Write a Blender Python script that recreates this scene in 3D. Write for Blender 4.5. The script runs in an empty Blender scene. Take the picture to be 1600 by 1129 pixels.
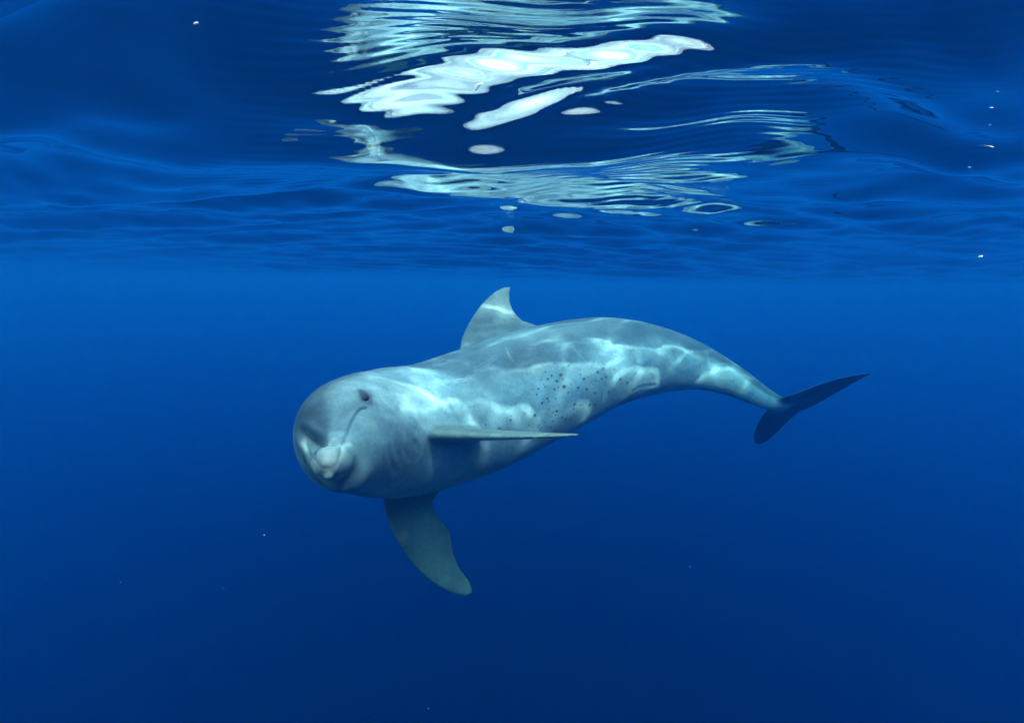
import bpy, bmesh, math, random
import numpy as np
from mathutils import Vector, Matrix, kdtree

sc = bpy.context.scene
COL = sc.collection

# ------------------------------------------------------------------ camera
W, H, FPX = 1600.0, 1129.0, 700.0            # photograph frame and focal length in its pixels
DEPTH = 0.18                                 # camera below the mean water level (z = 0)
PITCH = math.atan((564.5 - 445.0) / FPX)     # looking slightly down
ROLL = math.radians(-1.0)
cam = bpy.data.cameras.new('camera')
cam.sensor_width = 36.0
cam.lens = 36.0 * FPX / W
cam.clip_start = 0.02
cam.clip_end = 2000.0
camo = bpy.data.objects.new('camera', cam)
COL.objects.link(camo)
camo.location = (0, 0, -DEPTH)
camo.rotation_euler = (math.pi / 2 - PITCH, 0, 0)
sc.camera = camo

# ------------------------------------------------------------------ sky and sun
SUN_EL, SUN_AZ = math.radians(44.0), math.radians(134.0)   # azimuth clockwise from +Y
world = bpy.data.worlds.new('World')
sc.world = world
world.use_nodes = True
nt = world.node_tree
nt.nodes.clear()
wo = nt.nodes.new('ShaderNodeOutputWorld')
bg = nt.nodes.new('ShaderNodeBackground')
sky = nt.nodes.new('ShaderNodeTexSky')
sky.sky_type = 'NISHITA'
sky.sun_disc = False
sky.sun_elevation = SUN_EL
sky.sun_rotation = SUN_AZ
bg.inputs['Strength'].default_value = 0.10
wt = nt.nodes.new('ShaderNodeTexCoord')
wn = nt.nodes.new('ShaderNodeTexNoise')
wn.inputs['Scale'].default_value = 2.2
wn.inputs['Detail'].default_value = 8.0
wr = nt.nodes.new('ShaderNodeMapRange')
wr.inputs['From Min'].default_value, wr.inputs['From Max'].default_value = .22, .42
wx = nt.nodes.new('ShaderNodeMix')
wx.data_type = 'RGBA'
wx.inputs['B'].default_value = (13.5, 13.5, 13.6, 1)
nt.links.new(wt.outputs['Generated'], wn.inputs['Vector'])
nt.links.new(wn.outputs['Fac'], wr.inputs['Value'])
nt.links.new(wr.outputs['Result'], wx.inputs['Factor'])
nt.links.new(sky.outputs['Color'], wx.inputs['A'])
nt.links.new(wx.outputs['Result'], bg.inputs['Color'])
nt.links.new(bg.outputs['Background'], wo.inputs['Surface'])

sun = bpy.data.lights.new('sun', 'SUN')
sun.energy = 4.2
sun.angle = math.radians(2.4)
sun.color = (1.0, 0.94, 0.82)
suno = bpy.data.objects.new('sun', sun)
COL.objects.link(suno)
sd = Vector((math.sin(SUN_AZ) * math.cos(SUN_EL), math.cos(SUN_AZ) * math.cos(SUN_EL), math.sin(SUN_EL)))
suno.rotation_euler = sd.to_track_quat('Z', 'Y').to_euler()
suno.location = sd * 50
sun.cycles.is_caustics_light = True

sc.view_settings.view_transform = 'Standard'
sc.view_settings.look = 'None'
sc.view_settings.exposure = 1.83
sc.view_settings.gamma = 1.0
sc.view_settings.use_curve_mapping = False
sc.cycles.use_denoising = True
sc.cycles.max_bounces = 10
sc.cycles.diffuse_bounces = 3
sc.cycles.glossy_bounces = 5
sc.cycles.transmission_bounces = 6
sc.cycles.volume_bounces = 3
sc.cycles.transparent_max_bounces = 8
sc.cycles.caustics_refractive = True
sc.cycles.caustics_reflective = False
sc.cycles.sample_clamp_indirect = 10.0


# ------------------------------------------------------------------ helpers
def mat(name):
    m = bpy.data.materials.new(name)
    m.use_nodes = True
    n = m.node_tree
    n.nodes.clear()
    out = n.nodes.new('ShaderNodeOutputMaterial')
    return m, n, out


def mesh_np(name, verts, faces, material=None, smooth=True):
    me = bpy.data.meshes.new(name)
    verts = np.asarray(verts, np.float32)
    faces = np.asarray(faces, np.int32)
    k = faces.shape[1]
    me.vertices.add(len(verts))
    me.vertices.foreach_set('co', verts.ravel())
    me.loops.add(faces.size)
    me.loops.foreach_set('vertex_index', faces.ravel())
    me.polygons.add(len(faces))
    me.polygons.foreach_set('loop_start', np.arange(0, faces.size, k, dtype=np.int32))
    me.update(calc_edges=True)
    if smooth:
        me.polygons.foreach_set('use_smooth', np.ones(len(faces), bool))
    me.validate()
    o = bpy.data.objects.new(name, me)
    COL.objects.link(o)
    if material:
        me.materials.append(material)
    return o


def grid_faces(nu, nv, wrap_v=False):
    f = []
    i = np.arange(nu - 1)[:, None]
    j = np.arange(nv if wrap_v else nv - 1)[None]
    jn = (j + 1) % nv
    return np.stack([i * nv + j, (i + 1) * nv + j, (i + 1) * nv + jn, i * nv + jn], -1).reshape(-1, 4)


def hermite(t, T, V):
    V = np.asarray(V, float)
    if V.ndim == 1:
        V = V[:, None]
    m = np.gradient(V, T, axis=0)
    i = np.clip(np.searchsorted(T, t) - 1, 0, len(T) - 2)
    h = (T[i + 1] - T[i])[:, None]
    u = ((t - T[i]) / (T[i + 1] - T[i]))[:, None]
    return ((2*u**3 - 3*u**2 + 1) * V[i] + (u**3 - 2*u**2 + u) * h * m[i]
            + (-2*u**3 + 3*u**2) * V[i+1] + (u**3 - u**2) * h * m[i+1])


def unproj(px, py, d):
    """A point of the photograph at a given depth, in world coordinates."""
    px, py, d = (np.asarray(a, float) for a in (px, py, d))
    x = (px - W / 2) / FPX * d
    y = -(py - H / 2) / FPX * d
    c, s = math.cos(PITCH), math.sin(PITCH)
    return np.stack([x, d * c + y * s, -d * s + y * c - DEPTH], -1)


# ------------------------------------------------------------------ water: body and surface
m_water, n, out = mat('sea_water')
pv = n.nodes.new('ShaderNodeVolumePrincipled')
pv.inputs['Color'].default_value = (0.004, 0.058, 0.236, 1)
pv.inputs['Absorption Color'].default_value = (0.0, 0.62, 0.757, 1)
pv.inputs['Density'].default_value = 0.45
pv.inputs['Anisotropy'].default_value = 0.68
n.links.new(pv.outputs['Volume'], out.inputs['Volume'])

R, ZB, ZT = 70.0, -60.0, 0.30
bm = bmesh.new()
bmesh.ops.create_cube(bm, size=1.0, matrix=Matrix.Translation((0, 0, (ZB + ZT) / 2)) @ Matrix.Diagonal((2 * R, 2 * R, ZT - ZB, 1)))
me = bpy.data.meshes.new('water')
bm.to_mesh(me)
bm.free()
me.materials.append(m_water)
wo_ = bpy.data.objects.new('water', me)
COL.objects.link(wo_)
wo_['kind'] = 'structure'

rng = np.random.default_rng(7)


COMPS = ((4.0, .020, .25, 3), (1.4, .010, .16, 3), (.72, .0092, .20, 4), (.40, .0086, .22, 5), (.22, .0030, .45, 7), (.12, .0014, .8, 8), (.065, .00026, .4, 8), (.036, .00010, .4, 8),
         (.020, .00008, .35, 7), (.085, .00065, .55, 9))
PACK = [(.05, .345, .12, .030, .0085, .115, -.30), (.06, .376, .09, .013, .0034, .042, -.50), (-.01, .432, .16, .034, -.0054, .14, -.05),
        (-.36, .335, .30, .045, -.0050, .12, -.30), (-.50, .50, .32, .055, -.0058, .15, -.28), (-.75, .80, .50, .10, -.0085, .24, -.25),
        (.31, .330, .24, .032, -.0048, .10, .46), (.42, .43, .30, .042, -.0056, .12, .46), (.58, .60, .42, .065, -.0072, .17, .42), (.85, .90, .55, .10, -.0085, .24, .36)]
SEED = 14


def wave_height(x, y):
    z = -.022 * 8 * np.tanh(x / 8)
    r = np.random.default_rng(SEED)
    d = np.hypot(x, y)
    yw = y - .44 * (np.sqrt(x * x + .09) - .3)
    for lam, amp, spread, n_ in COMPS:
        for _ in range(n_):
            l = lam * r.uniform(.75, 1.3)
            a = math.pi / 2 + r.normal(0, spread)
            k = 2 * math.pi / l
            ph = r.uniform(0, 2 * math.pi)
            fade = np.clip(1.6 - d * ((.03 if lam > .3 else .05 if lam > .08 else .08) / lam), 0, 1)
            z = z + amp * r.uniform(.5, 1.2) / math.sqrt(n_) * 1.4 * fade * np.sin(k * (x * math.cos(a) + yw * math.sin(a)) + ph + .35 * np.sin(.8 * x / lam + ph * 3))
    for x0, y0, wx, wy, amp, lam, ang in PACK:
        u = (x - x0) * math.cos(ang) + (y - y0) * math.sin(ang)
        v = -(x - x0) * math.sin(ang) + (y - y0) * math.cos(ang)
        z = z - amp * np.exp(-(u / wx) ** 2 - (v / wy) ** 2) * np.sin(2 * np.pi * v / lam)
    # cat's-paw ripples close by, wavelength growing with distance
    yy = np.clip(y, .15, 3)
    g = np.clip((y - .2) / .1, 0, 1) * np.clip((1.5 - y) / .6, 0, 1)
    for q, (sl, wob_, f1, f2, xw) in enumerate(((.00044, .35, 5.5, .030, .42), (.00009, .5, -9.0, .041, .6), (.00008, .6, 16.0, .052, .9))):
        m = np.clip(.55 + .6 * np.sin(5.3 * x + (3.1 + q) * y + 1 + 2 * q) * np.sin((7.1 + 2 * q) * y - 4.2 * x + q) + .4 * np.sin(17 * x + 11 * y + q), 0, 1)
        z = z + g * m * np.exp(-(x / xw) ** 4) * sl * yy * np.sin(2 * np.pi * (np.log(yy) / f2 + f1 * x + wob_ * np.sin(19 * x + 6 * y + q) + .3 * np.sin(43 * x + 13 * y)))
    return z


def axis(fine, step, far, ratio):
    a = list(np.arange(0, fine, step))
    d = step
    while a[-1] < far:
        d *= ratio
        a.append(a[-1] + d)
    return np.array(a)


ax = axis(.6, .006, R - .5, 1.013)
xs = np.concatenate([-ax[:0:-1], ax])
a2 = axis(.01, .0045, R - 1.4, 1.0125)
ay = np.concatenate([np.arange(0, .25, .006), np.arange(.26, .80, .0019), .80 + a2])
by = axis(.2, .006, R - .5, 1.03)
ys = np.concatenate([-by[:0:-1], ay])
X, Y = np.meshgrid(xs, ys, indexing='ij')
Z = wave_height(X, Y)
m_surf, n, out = mat('water_surface')
gl = n.nodes.new('ShaderNodeBsdfGlass')
gl.inputs['IOR'].default_value = 1.33
gl.inputs['Roughness'].default_value = 0.0
n.links.new(gl.outputs['BSDF'], out.inputs['Surface'])
surf = mesh_np('water_surface', np.stack([X, Y, Z], -1).reshape(-1, 3), grid_faces(len(xs), len(ys))[:, ::1], m_surf)
surf['kind'] = 'structure'
surf.cycles.is_caustics_caster = True
print('surface verts', len(xs) * len(ys), 'normal z', surf.data.polygons[0].normal.z)

# ------------------------------------------------------------------ dolphin
LEN = 2.6
ST = np.array([   # fraction of length, photograph x, y, depth, roll
    (0.00, 493, 714, 0.98, 40), (0.06, 517, 698, 1.12, 40), (0.125, 552, 679, 1.27, 40), (0.20, 600, 673, 1.45, 38),
    (0.28, 665, 664, 1.62, 35), (0.36, 745, 640, 1.78, 34), (0.46, 845, 600, 1.92, 34), (0.58, 950, 565, 2.05, 34),
    (0.68, 1028, 561, 2.13, 32), (0.78, 1095, 573, 2.20, 30), (0.87, 1152, 597, 2.28, 29), (0.94, 1198, 623, 2.34, 28),
    (1.00, 1236, 638, 2.40, 28)])
PR = np.array([   # fraction of length, top, bottom, half width (m)
    (.052, -.02, -.09, .03), (.056, .02, -.11, .062), (0.065, .06, -.125, .088), (0.075, .092, -.134, .108), (.10, .145, -.153, .14),
    (.13, .17, -.172, .163), (.2, .205, -.215, .205), (.28, .225, -.235, .235), (.36, .25, -.25, .25), (.46, .25, -.24, .235),
    (.58, .21, -.205, .185), (.68, .165, -.165, .13), (.78, .120, -.118, .08), (.87, .088, -.086, .05), (.94, .058, -.056, .038),
    (.985, .026, -.026, .05)])
BK = np.array([   # beak
    (0.000, -0.020, -0.028, 0.004), (0.003, -0.004, -0.046, 0.020), (0.010, 0.005, -0.058, 0.032), (0.022, 0.010, -0.066, 0.041),
    (0.038, 0.015, -0.074, 0.050), (0.055, 0.022, -0.082, 0.062), (0.075, 0.020, -0.102, 0.080), (0.100, 0.030, -0.110, 0.095)])


def spine(t):
    C = unproj(ST[:, 1], ST[:, 2], ST[:, 3])
    P = hermite(t, ST[:, 0], C)
    e = 1e-3
    T = hermite(np.clip(t + e, 0, 1), ST[:, 0], C) - hermite(np.clip(t - e, 0, 1), ST[:, 0], C)
    T /= np.linalg.norm(T, axis=1)[:, None]
    r = np.radians(hermite(t, ST[:, 0], ST[:, 4])[:, 0])[:, None]
    up = np.array([[0, 0, 1.0]]) - T * T[:, 2:3]
    up /= np.linalg.norm(up, axis=1)[:, None]
    left = np.cross(up, -T)
    return P, T, up * np.cos(r) - left * np.sin(r), left * np.cos(r) + up * np.sin(r)


SRC_V, SRC_F, SRC_A = [], [], []      # vertices, faces, attributes (part, s, y, z) of the overlapping shapes


def add_src(v, f, part, a):
    base = sum(len(q) for q in SRC_V)
    SRC_V.append(v)
    SRC_F.append([tuple(int(i) + base for i in q) for q in f])
    SRC_A.append(np.column_stack([np.full(len(v), part), a]))


def loft(prof, n_s, n_a, part):
    t = np.linspace(prof[0, 0], prof[-1, 0], n_s)
    t = prof[0, 0] + (prof[-1, 0] - prof[0, 0]) * np.linspace(0, 1, n_s) ** 1.35
    pr = hermite(t, prof[:, 0], prof[:, 1:])
    P, T, D, Lf = spine(t)
    a = np.linspace(0, 2 * np.pi, n_a, endpoint=False)
    zc, hh, hw = (pr[:, 0] + pr[:, 1]) / 2, (pr[:, 0] - pr[:, 1]) / 2, pr[:, 2]
    y = hw[:, None] * np.cos(a)[None]
    z = zc[:, None] + hh[:, None] * np.sin(a)[None]
    v = P[:, None] + Lf[:, None] * y[..., None] + D[:, None] * z[..., None]
    f = [tuple(q) for q in grid_faces(n_s, n_a, True)]
    f.append(tuple(range(n_a)))
    f.append(tuple((n_s - 1) * n_a + k for k in range(n_a))[::-1])
    at = np.stack([np.repeat(t[:, None], n_a, 1), y, z], -1).reshape(-1, 3)
    add_src(v.reshape(-1, 3), f, part, at)


loft(PR, 220, 96, 0)
loft(BK, 60, 64, 1)


def fin(lead, trail, thick, part, n_v=60, n_u=25):
    """A fin between a leading and a trailing edge (3-D polylines from root to tip)."""
    lead, trail = np.asarray(lead, float), np.asarray(trail, float)
    v = np.linspace(0, 1, n_v) ** .8
    A = hermite(v, np.linspace(0, 1, len(lead)), lead)
    B = hermite(v, np.linspace(0, 1, len(trail)), trail)
    span = np.gradient((A + B) / 2, axis=0)
    nor = np.cross(B - A + 1e-6, span)
    nor[-3:] = nor[-4]
    nor /= np.linalg.norm(nor, axis=1)[:, None]
    th = 1.8 * hermite(v, np.linspace(0, 1, len(thick)), thick)[:, 0]
    u = np.concatenate([np.linspace(0, 1, n_u), np.linspace(1, 0, n_u)[1:-1]])
    sgn = np.concatenate([np.ones(n_u), -np.ones(n_u - 2)])
    uu = u ** 1.4
    prof = 2.6 * (.2969 * np.sqrt(uu) - .126 * uu - .3516 * uu**2 + .2843 * uu**3 - .06 * uu**4) + .12 * np.sqrt(np.clip(uu * (1 - uu), 0, 1))
    p = A[:, None] + (B - A)[:, None] * uu[None, :, None] + nor[:, None] * (th[:, None] * (prof * sgn)[None])[..., None]
    m_ = len(u)
    f = [tuple(q) for q in grid_faces(n_v, m_, True)]
    f.append(tuple(range(m_)))
    f.append(tuple((n_v - 1) * m_ + k for k in range(m_))[::-1])
    at = np.stack([np.repeat(v[:, None], m_, 1), np.repeat(uu[None], n_v, 0), np.repeat(sgn[None], n_v, 0)], -1).reshape(-1, 3)
    add_src(p.reshape(-1, 3), f, part, at)


def body_pts(rows):
    rows = np.array(rows, float)
    P, T, D, Lf = spine(rows[:, 0] / LEN)
    return P + D * rows[:, 1:2]


# dorsal fin in the body's own plane
fin(body_pts([(.90, .17), (.965, .262), (1.04, .352), (1.122, .430), (1.186, .474), (1.235, .489), (1.262, .486)]),
    body_pts([(1.34, .17), (1.31, .252), (1.255, .300), (1.236, .345), (1.235, .400), (1.252, .450), (1.268, .478)]),
    (.026, .020, .014, .008, .005), 2)
px3 = lambda rows: unproj(*np.array(rows, float).T)
# near flipper, almost edge on
fin(px3([(640, 677, 1.44), (660, 679, 1.335), (698, 681, 1.295), (745, 682.5, 1.275), (793, 683, 1.245), (850, 682, 1.22), (900, 679.5, 1.205)]),
    px3([(742, 673, 1.60), (748, 674, 1.53), (762, 674.5, 1.47), (790, 675, 1.41), (825, 676, 1.35), (868, 677.5, 1.28), (907, 678.5, 1.225)]),
    (.052, .046, .034, .025, .018, .012, .005), 3)
# far flipper, hanging down
fin(px3([(584, 748, 1.53), (598, 783, 1.55), (606, 812, 1.55), (622, 847, 1.56), (646, 882, 1.58), (674, 908, 1.60), (702, 924, 1.615), (727, 931, 1.63)]),
    px3([(716, 744, 1.66), (678, 783, 1.67), (690, 812, 1.68), (704, 832, 1.69), (709, 862, 1.68), (720, 888, 1.67), (734, 908, 1.655), (739, 925, 1.64)]),
    (.026, .023, .019, .015, .011, .008, .005), 3)
# flukes
fin(px3([(1196, 624, 2.33), (1222, 621, 2.30), (1250, 612.5, 2.25), (1282, 600, 2.21), (1320, 589, 2.17), (1356, 583, 2.15)]),
    px3([(1236, 643, 2.47), (1252, 640.5, 2.46), (1270, 633.5, 2.42), (1300, 617, 2.34), (1332, 599, 2.26), (1360, 584, 2.17)]),
    (.024, .020, .015, .011, .007, .004), 4)
fin(px3([(1214, 622, 2.32), (1202, 636, 2.34), (1190, 651, 2.38), (1182, 666, 2.42), (1177.5, 682, 2.48), (1180, 692, 2.54)]),
    px3([(1252, 638, 2.46), (1247, 645, 2.475), (1234, 656, 2.50), (1217, 673, 2.53), (1200, 688, 2.56), (1187, 694, 2.57)]),
    (.024, .020, .015, .011, .007, .004), 4)

VS = np.concatenate(SRC_V)
AS = np.concatenate(SRC_A)
FS = [q for f in SRC_F for q in f]
me = bpy.data.meshes.new('source')
me.from_pydata(VS.tolist(), [], FS)
bm = bmesh.new()
bm.from_mesh(me)
bmesh.ops.recalc_face_normals(bm, faces=bm.faces)
bm.to_mesh(me)
bm.free()
tmp = bpy.data.objects.new('source', me)
COL.objects.link(tmp)
rm = tmp.modifiers.new('remesh', 'REMESH')
rm.mode = 'VOXEL'
rm.voxel_size = 0.0032
rm.adaptivity = 0
bpy.context.view_layer.update()
ev = tmp.evaluated_get(bpy.context.evaluated_depsgraph_get())
mev = ev.to_mesh()
nv = len(mev.vertices)
co = np.empty(nv * 3, np.float32)
mev.vertices.foreach_get('co', co)
co = co.reshape(-1, 3).astype(float)
npoly = len(mev.polygons)
loops = np.empty(npoly * 4, np.int32)
mev.loops.foreach_get('vertex_index', loops)
faces = loops.reshape(-1, 4)
ne = len(mev.edges)
edges = np.empty(ne * 2, np.int32)
mev.edges.foreach_get('vertices', edges)
edges = edges.reshape(-1, 2)
ev.to_mesh_clear()
bpy.data.objects.remove(tmp)
bpy.data.meshes.remove(me)
print('dolphin verts', nv)

# nearest source vertex -> body coordinates of every vertex
kd = kdtree.KDTree(len(VS))
for i, v in enumerate(VS):
    kd.insert(v, i)
kd.balance()
near = np.array([kd.find(c)[1] for c in co])
part = AS[near, 0].astype(int)


def laplace(val, w, it):
    cnt = np.bincount(edges.ravel(), minlength=nv).astype(float)
    for _ in range(it):
        acc = np.zeros_like(val)
        for k in range(val.shape[1]):
            acc[:, k] = (np.bincount(edges[:, 0], val[edges[:, 1], k], nv) + np.bincount(edges[:, 1], val[edges[:, 0], k], nv)) / cnt
        val = val + (acc - val) * w
    return val


# seams between parts get a soft fillet, the rest a light smoothing
seam = np.zeros(nv)
dif = part[edges[:, 0]] != part[edges[:, 1]]
seam[edges[dif].ravel()] = 1
seam = np.clip(laplace(seam[:, None], 1.0, 70) * 7, 0, 1)
body = (part <= 1).astype(float)[:, None]
co = laplace(co, .5 * np.clip(.35 + body, 0, 1), 6)
co = laplace(co, .6 * seam, 110)

# body coordinates (s, y, z) of each vertex by projection on the spine
tt = np.linspace(0, 1, 1200)
SP, STn, SD, SL = spine(tt)
kd2 = kdtree.KDTree(len(SP))
bidx = np.clip((AS[near, 1] * 1199), 0, 1199).astype(int)
fins = part >= 2
for i, p_ in enumerate(SP):
    kd2.insert(p_, i)
kd2.balance()
bidx[fins] = [kd2.find(c)[1] for c in co[fins]]
rel = co - SP[bidx]
bs = tt[bidx] * LEN + np.einsum('ij,ij->i', rel, STn[bidx])
by_ = np.einsum('ij,ij->i', rel, SL[bidx])
bz = np.einsum('ij,ij->i', rel, SD[bidx])

from mathutils.bvhtree import BVHTree
bvh = BVHTree.FromPolygons(co.tolist(), faces.tolist())
CAMP = Vector((0, 0, -DEPTH))


def on_skin(px, py):
    """The point of the animal's skin that lies at this place of the photograph."""
    p = Vector(unproj(px, py, 1.0))
    h = bvh.ray_cast(CAMP, (p - CAMP).normalized())
    return None if h[0] is None else np.array(h[0])


def skin_line(pts, step=1.0):
    pts = np.array(pts, float)
    out_ = []
    seg = np.concatenate([[0], np.cumsum(np.hypot(*np.diff(pts, axis=0).T))])
    q = hermite(np.arange(0, seg[-1], step), seg, pts)
    for a_ in q:
        h = on_skin(*a_)
        if h is not None:
            out_.append(h)
    return np.array(out_)


def dist_to(line, lim):
    """Distance of every vertex to a cloud of points, up to lim."""
    d = np.full(nv, 9.0)
    lo, hi = line.min(0) - lim, line.max(0) + lim
    idx = np.where(((co > lo) & (co < hi)).all(1))[0]
    for c0 in range(0, len(idx), 20000):
        ii = idx[c0:c0 + 20000]
        d[ii] = np.sqrt(((co[ii][:, None] - line[None]) ** 2).sum(-1)).min(1)
    return d


def smooth01(e0, e1, x):
    t_ = np.clip((x - e0) / (e1 - e0), 0, 1)
    return t_ * t_ * (3 - 2 * t_)


theta = np.degrees(np.arctan2(bz, np.abs(by_)))       # 90 back, 0 side, -90 belly
sfrac = bs / LEN

# mouth line of the left and the right side, corner to tip
MOUTH_L = [(571, 638), (564, 639), (556, 647), (547.5, 663), (540, 682), (533, 696), (531, 710), (527, 724), (516, 733)]
MOUTH_R = [(516, 733), (503, 730), (494, 721), (485, 707), (478, 692), (474, 681)]
d_mouth = np.minimum(dist_to(skin_line(MOUTH_L), .03), dist_to(skin_line(MOUTH_R), .03))
corner = on_skin(567, 639)
w_mouth = 1 - .62 * smooth01(.10, .20, np.linalg.norm(co - corner, axis=1))
# folds of the throat and neck
FOLDS = [[(612, 664), (616, 690), (622, 712)], [(627, 665), (630, 690), (634, 708), (641, 719)], [(647, 690), (655, 706), (650, 718)],
         [(625, 622), (645, 640), (660, 662)], [(606, 700), (610, 720), (618, 738)], [(988, 611), (1003, 604), (1022, 602)]]
d_fold = np.full(nv, 9.0)
for f_ in FOLDS:
    d_fold = np.minimum(d_fold, dist_to(skin_line(f_), .03))
EYE_P = on_skin(572, 621)
d_eye = np.linalg.norm(co - EYE_P, axis=1)
sgn_ = np.zeros((nv, 3))
fn = np.cross(co[faces[:, 2]] - co[faces[:, 0]], co[faces[:, 3]] - co[faces[:, 1]])
for k in range(4):
    for j in range(3):
        sgn_[:, j] += np.bincount(faces[:, k], fn[:, j], nv)
nrm = sgn_ / np.linalg.norm(sgn_, axis=1)[:, None]
if (nrm * (co - SP[bidx])).sum(1).mean() < 0:
    nrm = -nrm
depth_in = .0045 * w_mouth * np.exp(-(d_mouth / .0042) ** 2) + .0016 * np.exp(-(d_fold / .008) ** 2) - .0009 * np.exp(-((d_fold - .016) / .009) ** 2)
depth_in += .006 * np.exp(-(d_eye / .012) ** 2) - .002 * np.exp(-((d_eye - .024) / .013) ** 2)
knob = on_skin(513, 744)
crease = skin_line([(474, 678), (488, 691), (502, 696), (518, 694), (530, 689)])
depth_in += .008 * np.exp(-(dist_to(crease, .06) / .011) ** 2) - .004 * np.exp(-((dist_to(crease, .08) - .028) / .012) ** 2)
depth_in -= .005 * np.exp(-(np.linalg.norm(co - knob, axis=1) / .010) ** 4)
co = co - nrm * depth_in[:, None]

# skin colour: cape, flank, belly with shade painted in, fins, marks
rs = np.random.default_rng(3)
c_cape, c_side, c_belly_shade, c_fin = (np.array(c) for c in ((.080, .106, .142), (.230, .290, .350), (.21, .262, .305), (.105, .115, .125)))
wob = 9 * np.sin(bs * 7 + 1) + 6 * np.sin(bs * 17 + bz * 9)
th_c = np.interp(sfrac, [0, .1, .2, .3, .4, .5, .6, .7, .85, 1], [62, 58, 40, 20, 4, -8, 2, 14, 4, -20])
cape = smooth01(-15, 15, theta + wob - th_c)[:, None]
head_dark = (.74 + .26 * smooth01(.09, .19, sfrac))[:, None]
pale = 1 + .22 * (np.exp(-((sfrac - .47) / .12) ** 2) * np.exp(-((theta + 22) / 24) ** 2))[:, None]
belly = smooth01(-28, -62, theta + wob * .5)[:, None]
colr = c_side * (1 - cape) + c_cape * cape
colr = colr * (1 - belly) + c_belly_shade * belly
colr = colr * head_dark * pale
isfin = laplace((part >= 2).astype(float)[:, None], 1.0, 14)
fl = laplace((part == 4).astype(float)[:, None], 1.0, 60)
fp = laplace((part == 3).astype(float)[:, None], 1.0, 14)
dorsal = laplace((part == 2).astype(float)[:, None], 1.0, 14)
colr = colr * (1 - dorsal) + np.array((.105, .122, .145)) * dorsal
colr = colr * (1 - fp) + np.array((.135, .150, .155)) * fp
colr = colr * (1 - fl) + np.array((.018, .021, .027)) * fl
# head: melon edge and crease with painted shade, pale beak tip and lip
far = skin_line([(500, 612), (478, 632), (466, 655), (463, 680), (468, 705), (482, 735), (500, 755)])  # dark cape plus painted shade on the side turned from the sun
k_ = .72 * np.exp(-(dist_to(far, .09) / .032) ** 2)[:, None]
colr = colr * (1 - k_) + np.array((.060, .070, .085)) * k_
tip = on_skin(512, 716)
d_tip = np.linalg.norm(co - tip, axis=1)[:, None]
k_ = .5 * np.exp(-(d_tip / .024) ** 2)
colr = colr * (1 - k_) + np.array((.50, .45, .42)) * k_
k_ = .75 * np.exp(-(np.linalg.norm(co - knob, axis=1) / .009) ** 2)[:, None]
colr = colr * (1 - k_) + np.array((.62, .62, .50)) * k_
chin_shade = skin_line([(478, 722), (488, 742), (500, 753)])  # shade under the snout, painted into the skin colour
k_ = .7 * np.exp(-(dist_to(chin_shade, .05) / .014) ** 2)[:, None]
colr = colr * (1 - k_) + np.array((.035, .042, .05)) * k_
lip = skin_line([(476, 690), (482, 712), (490, 732)])
k_ = .7 * np.exp(-(dist_to(lip, .05) / .010) ** 2)[:, None]
colr = colr * (1 - k_) + np.array((.55, .55, .45)) * k_
k_ = .7 * np.exp(-(dist_to(crease, .08) / .017) ** 2)[:, None]  # groove shade painted along the crease
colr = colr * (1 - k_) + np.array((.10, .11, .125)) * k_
k_ = (.6 * w_mouth * np.exp(-(d_mouth / .0030) ** 2))[:, None]
colr = colr * (1 - k_) + np.array((.05, .055, .06)) * k_
stripe = skin_line([(572, 621), (552, 632), (535, 648)])
lash = skin_line([(563, 611), (569, 617), (577, 628)])
k_ = (.75 * np.exp(-(d_eye / .020) ** 2) + .85 * np.exp(-(dist_to(lash, .05) / .011) ** 2) + .3 * np.exp(-(dist_to(stripe, .05) / .012) ** 2))[:, None]
k_ = np.clip(k_, 0, .93)
colr = colr * (1 - k_) + np.array((.03, .035, .045)) * k_
# dark flecks on the flank, read off the photograph
SPOTS = [(812,595,5),(905,610,8),(983,637,5),(748,656,6),(790,680,8),(852,676,10),(765,703,8),(868,703,6),(718,708,5),(825,717,9),(985,672,5),(1010,703,9),
(1035,690,5),(1140,632,8),(1100,657,9),(1150,672,5),(1130,703,8),(1160,690,8),(1090,715,5),(1108,718,4),(1215,637,5),(1255,706,9),(1305,728,9),(735,740,4),
(745,757,5),(765,762,4),(702,770,6),(690,808,6),(660,775,4),(810,772,7),(835,760,5),(875,755,11),(970,762,8),(902,795,7),(1028,772,9),(1088,797,10),(1175,792,7),
(1215,778,5),(1130,835,6),(1200,843,9),(760,835,8),(818,838,5),(770,856,6),(725,867,8),(945,876,10),(988,880,7),(1045,881,11),(1083,877,9),(940,908,6),(770,910,4),
(825,922,10),(800,930,6),(815,948,5),(938,942,7),(675,950,9),(605,935,4),(515,950,4),(512,983,7),(860,965,8),(883,976,9),(915,972,6),(1035,960,5),(795,990,6),
(745,998,5),(705,1015,6),(700,1028,6),(635,1020,5),(785,1033,6),(710,1045,5),(340,1012,5),(435,1038,6)]
k_ = np.zeros(nv)
for sx, sy, r_ in SPOTS:
    p_ = on_skin(680 + sx * .2303, 430 + sy * .2303)
    if p_ is None:
        continue
    ii = np.where((np.abs(co - p_) < .03).all(1))[0]
    rel_ = co[ii] - p_
    al = rel_ @ STn[bidx[ii[0]]] if len(ii) else 0
    dd = np.sqrt((rel_ ** 2).sum(1) - .35 * al ** 2)
    rad = r_ * .0006
    k_[ii] = np.maximum(k_[ii], smooth01(rad * 1.22, rad * .78, dd))
k_ = (.96 * k_)[:, None]
colr = colr * (1 - k_) + np.array((.055, .065, .08)) * k_

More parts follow.
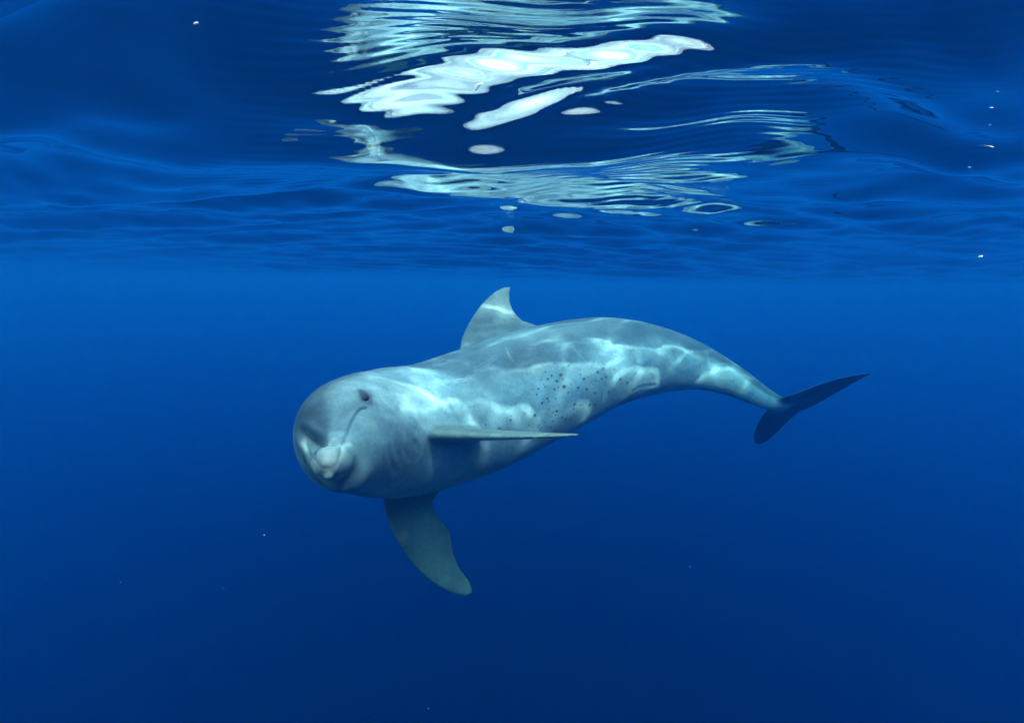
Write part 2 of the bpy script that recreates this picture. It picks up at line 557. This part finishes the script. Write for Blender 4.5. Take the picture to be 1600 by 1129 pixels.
# old tooth rakes and scratches
for _ in range(26):
    sx, sy = rs.uniform(640, 1150), 0
    lo_, hi_ = np.interp(sx, [640, 850, 1000, 1150], [585, 520, 520, 570]), np.interp(sx, [640, 850, 1000, 1150], [670, 670, 595, 612])
    sy = rs.uniform(lo_, hi_)
    an, ln = rs.normal(.3, .5), rs.uniform(12, 48)
    for q in range(rs.integers(1, 4)):
        l0 = np.array([(sx + q * 1.2, sy + q * 4.5), (sx + math.cos(an) * ln * .5 + q, sy + math.sin(an) * ln * .5 + q * 4.5 + 1.5), (sx + math.cos(an) * ln + q * 2, sy + math.sin(an) * ln + q * 4)])
        sl = skin_line(l0)
        if len(sl) < 4:
            continue
        k_ = (rs.uniform(.10, .26) * np.exp(-(dist_to(sl, .01) / .0026) ** 2))[:, None]
        colr = colr * (1 - k_) + np.array((.42, .45, .47)) * k_

m_skin, n, out = mat('dolphin_skin')
pb = n.nodes.new('ShaderNodeBsdfPrincipled')
at = n.nodes.new('ShaderNodeAttribute')
at.attribute_name = 'skin'
tc = n.nodes.new('ShaderNodeTexCoord')
mp = n.nodes.new('ShaderNodeMapping')
n1 = n.nodes.new('ShaderNodeTexNoise')
n1.inputs['Scale'].default_value = 9.0
n1.inputs['Detail'].default_value = 6.0
n1.inputs['Roughness'].default_value = .6
n2 = n.nodes.new('ShaderNodeTexNoise')
n2.inputs['Scale'].default_value = 90.0
n2.inputs['Detail'].default_value = 4.0
mr = n.nodes.new('ShaderNodeMapRange')
mr.inputs['From Min'].default_value, mr.inputs['From Max'].default_value = .3, .7
mr.inputs['To Min'].default_value, mr.inputs['To Max'].default_value = .68, 1.26
mr2 = n.nodes.new('ShaderNodeMapRange')
mr2.inputs['From Min'].default_value, mr2.inputs['From Max'].default_value = .3, .7
mr2.inputs['To Min'].default_value, mr2.inputs['To Max'].default_value = .86, 1.12
mul = n.nodes.new('ShaderNodeMath'); mul.operation = 'MULTIPLY'
vm = n.nodes.new('ShaderNodeVectorMath'); vm.operation = 'SCALE'
n.links.new(tc.outputs['Object'], n1.inputs['Vector'])
n.links.new(tc.outputs['Object'], n2.inputs['Vector'])
n.links.new(n1.outputs['Fac'], mr.inputs['Value'])
n.links.new(n2.outputs['Fac'], mr2.inputs['Value'])
n.links.new(mr.outputs['Result'], mul.inputs[0])
n.links.new(mr2.outputs['Result'], mul.inputs[1])
n.links.new(at.outputs['Color'], vm.inputs[0])
n.links.new(mul.outputs['Value'], vm.inputs['Scale'])
n.links.new(vm.outputs['Vector'], pb.inputs['Base Color'])
n3 = n.nodes.new('ShaderNodeTexNoise')
n3.inputs['Scale'].default_value = 55.0
n3.inputs['Detail'].default_value = 5.0
bp = n.nodes.new('ShaderNodeBump')
bp.inputs['Strength'].default_value = .35
bp.inputs['Distance'].default_value = .004
n.links.new(tc.outputs['Object'], n3.inputs['Vector'])
n.links.new(n3.outputs['Fac'], bp.inputs['Height'])
n.links.new(bp.outputs['Normal'], pb.inputs['Normal'])
pb.inputs['Roughness'].default_value = .42
pb.inputs['Specular IOR Level'].default_value = .18
n.links.new(pb.outputs['BSDF'], out.inputs['Surface'])
dol = mesh_np('dolphin', co, faces, m_skin)
ca = dol.data.attributes.new('skin', 'FLOAT_COLOR', 'POINT')
ca.data.foreach_set('color', np.column_stack([colr, np.ones(nv)]).astype(np.float32).ravel())
dol['label'] = 'grey dolphin with dark flecks on its flank swimming below the water surface'
dol['category'] = 'dolphin'
dol.cycles.is_caustics_receiver = True

# eyes: small dark balls set into the skin
m_eye, n, out = mat('eye')
pe = n.nodes.new('ShaderNodeBsdfPrincipled')
pe.inputs['Base Color'].default_value = (.012, .013, .016, 1)
pe.inputs['Roughness'].default_value = .3
pe.inputs['Specular IOR Level'].default_value = .12
n.links.new(pe.outputs['BSDF'], out.inputs['Surface'])
ie = int(np.argmin(np.linalg.norm(co - EYE_P, axis=1)))
sel = np.where(np.abs(bs - bs[ie]) < .03)[0]
io = sel[np.argmin((by_[sel] + by_[ie]) ** 2 + (bz[sel] - bz[ie]) ** 2)]
for i_, out_by in ((ie, .0005), (io, -.005)):
    bm = bmesh.new()
    bmesh.ops.create_uvsphere(bm, u_segments=20, v_segments=12, radius=1.0)
    me = bpy.data.meshes.new('eye')
    bm.to_mesh(me)
    bm.free()
    me.polygons.foreach_set('use_smooth', np.ones(len(me.polygons), bool))
    me.materials.append(m_eye)
    e_ = bpy.data.objects.new('eye', me)
    COL.objects.link(e_)
    t_, n_ = Vector(STn[bidx[i_]]), Vector(nrm[i_])
    b_ = n_.cross(t_).normalized()
    t_ = b_.cross(n_).normalized()
    M = Matrix((t_ * .0125, b_ * .0085, n_ * .007)).transposed().to_4x4()
    M.translation = Vector(co[i_]) + n_ * out_by
    e_.matrix_world = M
    e_.parent = dol
    e_.cycles.is_caustics_receiver = True

# ------------------------------------------------------------------ specks drifting in the water
m_speck, n, out = mat('drifting_specks')
ps = n.nodes.new('ShaderNodeBsdfPrincipled')
ps.inputs['Base Color'].default_value = (.4, .4, .38, 1)
ps.inputs['Roughness'].default_value = .6
n.links.new(ps.outputs['BSDF'], out.inputs['Surface'])
ico = bmesh.new()
bmesh.ops.create_icosphere(ico, subdivisions=1, radius=1.0)
iv = np.array([v.co[:] for v in ico.verts])
if_ = np.array([[v.index for v in f.verts] for f in ico.faces])
ico.free()
rp = np.random.default_rng(21)
vs, fs = [], []
while len(vs) < 40:
    px, py, d_ = rp.uniform(-100, 1700), rp.uniform(-50, 1180), rp.uniform(.35, 2.2)
    if rp.uniform() < .45:
        px = rp.uniform(-50, 520)
    p_ = unproj(px, py, d_)
    if p_[2] > -.16:
        continue
    r_ = rp.uniform(.0002, .0005) * (1 + .5 * d_)
    vs.append(p_ + iv * r_ * rp.uniform(.6, 1.3, 3))
    fs.append(if_ + 12 * (len(vs) - 1))
sp = mesh_np('drifting_specks', np.concatenate(vs), np.concatenate(fs), m_speck)
sp['kind'] = 'stuff'
sp['label'] = 'fine pale specks drifting through the blue water'
sp['category'] = 'specks'
sp.cycles.is_caustics_receiver = True
for px, py, d_, r_, lab in ((306, 37, .27, .0013, 'tiny bright white fleck under the surface at upper left'),
                            (742, 176, .40, .0026, 'small white flake drifting below the bright gleam on the surface'),
                            (1532, 401, .60, .0024, 'tiny white fleck near the water line at far right')):
    v_ = iv * r_ * np.array((1.5, .6, .7))
    c_, s_ = math.cos(.35), math.sin(.35)
    v_ = np.column_stack([v_[:, 0] * c_ - v_[:, 2] * s_, v_[:, 1], v_[:, 0] * s_ + v_[:, 2] * c_])
    o = mesh_np('drifting_flake', v_, if_, m_speck)
    o.location = unproj(px, py, d_)
    o['label'] = lab
    o['category'] = 'flake'
    o['group'] = 'white flakes in the water'
    o.cycles.is_caustics_receiver = True
    print('flake z', o.location.z, 'surface', float(wave_height(np.array([o.location.x]), np.array([o.location.y]))[0]))
